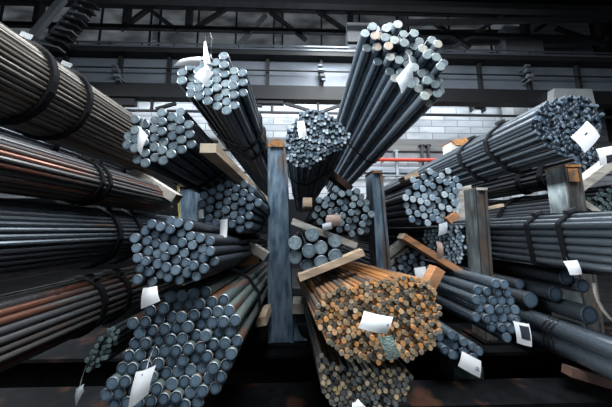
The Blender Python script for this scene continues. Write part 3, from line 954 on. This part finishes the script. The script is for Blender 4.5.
for (px, py, X, r, lab) in ((567, 277, 1.90, 0.055, 'thick dark loose bar highest of its heap, a white tag at its end'),
                            (556, 294, 1.76, 0.050, 'thick dark loose bar between the highest and the longest of its heap'),
                            (531, 300, 1.62, 0.053, 'thick dark loose bar next to the dark blue bundle with the printed tag'),
                            (590, 315, 1.86, 0.058, 'longest thick dark loose bar reaching out at the bottom of its heap'),
                            (583, 286, 2.0, 0.05, 'thick blue loose bar half hidden behind the highest one'),
                            (520, 284, 1.64, 0.036, 'shorter thick loose bar set back above the bar by the dark blue bundle')):
    p = onx(px, py, X)
    single(lab, p.x, p.y, p.z, r, 2.4, ['dark', 'end_deep', 'rim_dark'], 'thick loose bars under the long strapped bundle')
for (X, dz, lab) in ((1.63, -0.615, 'upper long blue thick bar running out at the lower right edge'),
                     (1.645, -0.725, 'lower long blue thick bar running out at the lower right edge'),
                     (1.755, -0.65, 'long blue thick bar behind the upper one at the lower right edge')):
    single(lab, X, 0.4, H + dz, 0.054, 3.0, ['blue', 'end_deep', 'rim_dark'], 'long blue thick bars at the lower right')
# tie wire round the lower right bars
mb = MB()
for dy in (0.0, 0.025, 0.05):
    pts = []
    for k in range(29):
        t_ = 2 * PI * k / 28
        dx, dz = math.cos(t_), math.sin(t_)
        m = max(((1.63, -0.615), (1.645, -0.725), (1.755, -0.65)), key=lambda c: c[0] * dx + c[1] * dz)
        pts.append((m[0] + dx * 0.06, 1.42 + dy + 0.02 * math.sin(t_ * 2), H + m[1] + dz * 0.06))
    mb.tube(pts, 0.004, 6)
tag(mb.build('tie_wire', ['wire'], smooth=True), 'coil of tie wire round the long blue bars beside the printed tag', 'wire')
# pale hose hanging at the right edge
mb = MB(); mb.tube([at(x, y, 1.3) for x, y in ((594, 283), (595, 292), (598, 301), (603, 310), (610, 318), (618, 324))], 0.008, 8)
tag(mb.build('hose', ['wood_pale'], smooth=True), 'pale thin hose curving down beside the thick loose bars', 'hose')


# ------------------------------------------------------------------ timber battens
def batten(label, a, b, Y, th, dep, mats, Y2=None, group=None, name='timber_batten'):
    p, q = at(*a, Y), at(*b, Y2 or Y)
    mb = MB()
    d = (q - p).normalized()
    if Y2 is None:
        s = Vector((0, dep, 0)); u = Vector((-d.z, 0, d.x)) * th / 2
        p2, q2 = p, q
        mb.add([p - u, q - u, q + u, p + u, p - u + s, q - u + s, q + u + s, p + u + s],
               [(0, 1, 2, 3), (7, 6, 5, 4), (0, 4, 5, 1), (1, 5, 6, 2), (2, 6, 7, 3), (3, 7, 4, 0)], [0, 0, 0, 1, 0, 1])
    else:
        mb.beam(p, q, dep, th, 0, end_mi=1)
    return tag(mb.build(name, mats), label, 'timber', group)


k1 = 0.97 / F
batten('pale grey batten sloping over the thick bar pile', (292, 221), (357, 246), 1.06, 7 * k1, 0.06, ['wood_pale', 'wood_end'])
batten('pale batten sloping the other way beneath the thick bar pile', (299, 278.5), (364, 252.5), 0.97, 6.5 * k1, 0.06, ['wood_warm', 'wood_end'])
batten('pale batten end left of the small round bars in the middle', (303, 202), (312, 202), 1.03, 9 * 1.03 / F, 0.3, ['wood_warm', 'wood_end'])
batten('brown batten under the tall leaning bundle', (332, 173), (352, 189), 1.5, 6 * 1.5 / F, 0.12, ['wood_brown', 'wood_brown'])
batten('rust stained timber slanting under the fine bar bundle', (404, 236), (463, 273), 1.66, 6 * 1.66 / F, 0.1, ['wood_orange', 'wood_end'])
batten('pale timber leaning behind the slanting rust stained one, upper piece', (389, 255), (407, 240), 1.85, 6 * 1.85 / F, 0.08, ['wood_pale', 'wood_end'])
batten('pale timber leaning behind the slanting rust stained one, lower piece', (390, 264), (409, 250), 1.86, 5 * 1.86 / F, 0.08, ['wood_pale', 'wood_pale'])
batten('orange timber block right above the corner of the rusty bundle', (430, 290), (441, 269), 0.9, 10 * 0.9 / F, 0.05, ['wood_orange', 'wood_orange'])
batten('brown batten end on top of the pale medium bar ends', (405, 179), (418, 173), 1.68, 6 * 1.68 / F, 0.1, ['wood_warm', 'wood_warm'])
batten('small rusty block at the side of the pale medium bar ends', (449, 221), (458, 214), 1.6, 7 * 1.6 / F, 0.08, ['wood_orange', 'wood_orange'])
batten('long pale plank lying beside the bundle with three tags', (208, 148), (266, 201), 1.0, 0.045, 0.075, ['wood_warm', 'wood_end'], Y2=2.5)
batten('pale batten with a warm sawn end above the reddish bundle', (131, 171), (174, 198), 1.72, 9 * 1.72 / F, 0.1, ['wood_pale', 'wood_end'])
batten('grey batten end left of the middle post, below the medium blue bars', (246, 244), (266, 257), 1.66, 8 * 1.66 / F, 0.1, ['wood_pale', 'wood_end'])
batten('orange stained block left of the middle post', (239, 263), (259, 258), 1.7, 8 * 1.7 / F, 0.12, ['wood_orange', 'wood_brown'])
batten('square timber end beside the left flank of the orange bundle', (292.3, 309), (304, 309), 1.74, 9 * 1.74 / F, 0.2, ['wood_pale', 'wood_pale'])
batten('small pale timber end at the foot of the middle post', (256, 323), (266, 321), 1.5, 8 * 1.5 / F, 0.25, ['wood_warm', 'wood_end'])
batten('pale batten slanting up under the small printed tag at the right edge', (581, 188), (618, 160), 1.8, 9 * 1.8 / F, 0.1, ['wood_pale', 'wood_end'])
batten('short pale batten beside the wide rust patched post', (581, 200), (600, 213), 1.8, 6 * 1.8 / F, 0.08, ['wood_pale', 'wood_pale'])
batten('thin stick between the two dark strapped bundles', (484, 209), (504, 205), 2.6, 3 * 2.6 / F, 0.05, ['wood_warm', 'wood_end'])
batten('red brown plank lying low under the long blue thick bars', (572, 373), (622, 388), 1.3, 8 * 1.3 / F, 0.05, ['wood_brown', 'wood_brown'])
a, b = at(455, 388, 1.48), at(483, 367, 1.48)
mb = MB(); mb.box((a.x, 1.48, a.z), (b.x, 1.62, b.z)); mb.box((a.x - 0.01, 1.47, a.z - 0.012), (b.x + 0.01, 1.63, a.z))
tag(mb.build('steel_plate', ['plate']), 'greenish steel block on the base under the tilted tag', 'steel block')


# ------------------------------------------------------------------ tags
def sheet(mb, q, bend, n=8, th=0.0012, rect=(0, 1, 0, 1), lift=0.0):
    tl, tr, br, bl = q
    nrm = (tr - tl).cross(bl - tl).normalized()
    if nrm.y > 0:
        nrm = -nrm
    vs = []
    for lay in (0, 1):
        for i in range(n + 1):
            for j in range(n + 1):
                u, v = rect[0] + (rect[1] - rect[0]) * j / n, rect[2] + (rect[3] - rect[2]) * i / n
                p = (tl * (1 - u) + tr * u) * (1 - v) + (bl * (1 - u) + br * u) * v
                vs.append(p + nrm * (bend[0] * math.sin(PI * u) + bend[1] * math.sin(PI * v) - th * lay + lift))
    fs = []
    m = n + 1
    o = m * m
    for i in range(n):
        for j in range(n):
            a = i * m + j
            fs.append((a, a + 1, a + m + 1, a + m)); fs.append((o + a, o + a + m, o + a + m + 1, o + a + 1))
    for i in range(n):
        for (a, b) in ((i, i + 1), (n * m + i, n * m + i + 1), (i * m, (i + 1) * m), (i * m + n, (i + 1) * m + n)):
            fs.append((a, b, b + o, a + o))
    mb.add(vs, fs)


def paper(label, corners, Y, bend=(0.01, 0.006), mat='paper', wire=None, dys=(0, 0, 0, 0), ink=None, cat='tag', name='paper_tag'):
    q = [at(x, y, Y + d) for (x, y), d in zip(corners, dys)]
    cen = (q[0] + q[1] + q[2] + q[3]) / 4
    root = thing(name, label, cat, cen)
    mb = MB(); sheet(mb, q, bend); mb.build('sheet', [mat], root, smooth=True)
    if wire:
        mb = MB(); mb.tube([at(x, y, Y + d) for x, y, d in wire] + [at(wire[-1][0], wire[-1][1] + 1, Y + wire[-1][2] + 0.05)], 0.0022, 6); mb.build('wire', ['wire'], root, smooth=True)
    if ink:
        for (u0, u1, v0, v1) in ink:
            mb = MB(); sheet(mb, q, bend, 6, 0.0006, (u0, u1, v0, v1), 0.0008)
            mb.build('printed_mark', ['ink'], root)
    return root


paper('curled pointed white tag sticking out left from the three tag bundle', [(174, 66), (188, 58), (206, 57), (199, 66)], 0.97, (0.012, 0.004), wire=[(203, 60, 0), (208, 64, 0.05)])
paper('slim white tag standing upright on a wire loop over the three tag bundle', [(204, 44), (206, 41), (211, 64), (204, 66)], 0.96, (0.006, 0.006), wire=[(205, 44, 0), (206, 36, 0), (210, 32.5, 0), (212, 38, 0), (211, 48, 0), (212, 58, 0.02), (213, 66, 0.07)])
paper('square white tag hanging in front of the three tag bundle', [(207, 64), (213, 74), (205, 86), (194, 76)], 0.98, (0.006, 0.004), wire=[(207, 65, 0), (208, 60, 0.03), (211, 57, 0.07)])
paper('narrow white tag hanging on the bundle beside the striped long bundle', [(140.5, 126), (148, 136), (141, 155), (137, 146)], 1.0, (0.008, 0.006), wire=[(141, 127, 0), (142, 122, 0.03), (146, 119, 0.06)])
paper('small white tag on the bundle of many thin bars', [(297, 122), (304, 121), (307, 136), (299, 139)], 0.98, (0.005, 0.004), wire=[(300, 123, 0), (301, 118, 0.04)])
paper('pointed cloudy tag on the tall leaning bundle', [(411, 61), (413, 77), (402, 94), (396, 79)], 0.74, (0.004, 0.006), 'film', wire=[(410, 63, 0), (409, 56, 0.05), (405, 52, 0.08)])
paper('long narrow white tag hanging on the medium blue bars', [(220.5, 219.5), (227.5, 219), (226, 244), (219, 243)], 1.2, (0.006, -0.006), wire=[(224, 221, 0), (223, 214, 0.06), (222, 212, 0.13)])
paper('small white tag edge at the left side of the medium blue bars', [(198, 211), (203, 209), (204, 218), (199, 219)], 1.3, (0.003, 0.003), wire=[(201, 211, 0), (204, 206, 0.04)])
paper('white tag squeezed between the two blue bar bundles at lower left', [(143, 288), (157, 286), (160, 301), (141, 309)], 0.88, (0.008, 0.004), wire=[(150, 288, 0), (149, 281, 0.04)])
paper('slanted white tag on the largest bundle at lower left', [(136, 372), (156, 365), (148, 394), (128, 410)], 0.9, (0.012, 0.006), wire=[(146, 371, 0), (149, 360, 0.03), (155, 345, 0.06)], ink=((0.47, 0.52, 0.08, 0.14),))
paper('wide white tag on the orange rusty bundle', [(364, 311), (393, 317), (387, 334), (358, 328)], 0.8, (0.008, 0.006), wire=[(386, 324, 0), (391, 330, 0.02), (394, 340, 0.04)], ink=((0.86, 0.9, 0.4, 0.5),))
paper('dark green printed plastic label under the wide white tag', [(379, 337), (392, 335), (400, 356), (387, 360)], 0.8, (0.005, 0.004), 'film_dark', wire=[(385, 337, 0), (386, 332, 0.03)], name='plastic_label', cat='label')
paper('small pale tag at the bottom of the greyer rusty bundle', [(352, 403), (358, 399), (366, 407), (352, 410)], 0.85, (0.006, 0.003), wire=[(357, 402, 0), (360, 394, 0.03), (360, 394, 0.1), (364, 397, 0.16)])
paper('white tag on the small bundle below the crossed timbers', [(414, 268), (425, 266), (429, 280), (416, 283)], 1.7, (0.008, 0.005), wire=[(419, 268, 0), (418, 263, 0.06), (416, 264, 0.16)])
paper('cloudy plastic sleeve on the fine bar bundle', [(439, 224), (447, 222), (447, 233), (438, 236)], 1.55, (0.008, 0.005), 'film', wire=[(443, 224, 0), (443, 218, 0.05)], name='plastic_sleeve', cat='label')
paper('curled brown paper strip hanging over the rust stained timber', [(436, 241), (442, 243), (443, 258), (437, 259)], 1.46, (0.012, 0.01), 'film_brown', wire=[(439, 243, 0), (440, 236, 0.1)])
paper('tilted white tag on the lowest small bundle of dark bars', [(462, 351), (481, 361), (480, 378), (458, 366)], 1.25, (0.008, 0.004), wire=[(466, 355, 0), (470, 349, 0.0), (476, 352, 0.02), (474, 345, 0.06)], ink=((0.72, 0.86, 0.45, 0.5), (0.7, 0.9, 0.58, 0.63)))
paper('white tag with a black printed block on the dark blue bundle', [(513, 321), (529, 324), (532, 347), (517, 343)], 1.24, (0.006, 0.005), wire=[(519, 323, 0), (514, 315, 0.05)], ink=((0.27, 0.9, 0.12, 0.72),))
paper('big square white tag at the end of the high thin bar bundle', [(587, 121), (600, 136), (585, 153), (571, 137)], 1.36, (0.006, 0.006), wire=[(586, 123, 0), (583, 117, 0.05)], ink=((0.32, 0.4, 0.42, 0.58),))
paper('white tag with a dark printed corner at the right edge', [(596, 149), (612, 146), (616, 162), (600, 166)], 1.62, (0.008, 0.006), wire=[(600, 149, 0), (598, 152, 0.15), (595, 155, 0.3)], ink=((0.35, 0.75, 0.5, 0.95),))
paper('white tag hanging over the end of the highest thick loose bar', [(563, 261), (577, 260), (582, 274), (570, 275)], 1.2, (0.008, 0.004), wire=[(568, 262, 0), (566, 257, 0.09)])
paper('brownish plastic sleeve on the small round bars in the middle', [(327, 215), (341, 215), (340, 226), (325, 225)], 1.0, (0.008, 0.006), 'film_brown', wire=[(333, 216, 0), (332, 209, 0.06)], name='plastic_sleeve', cat='label')
paper('cloudy plastic tag below the brownish sleeve', [(322, 224), (331, 222), (332, 229), (323, 230)], 0.99, (0.006, 0.004), 'film', wire=[(326, 224, 0), (327, 216, 0.05)], name='plastic_sleeve', cat='label')
paper('dim grey tag in the shade at the bottom left', [(76, 389), (84, 384), (84, 391), (76, 407)], 0.95, (0.004, 0.004), 'paper_grey', wire=[(79, 389, 0), (82, 378, 0.1), (86, 366, 0.12)])
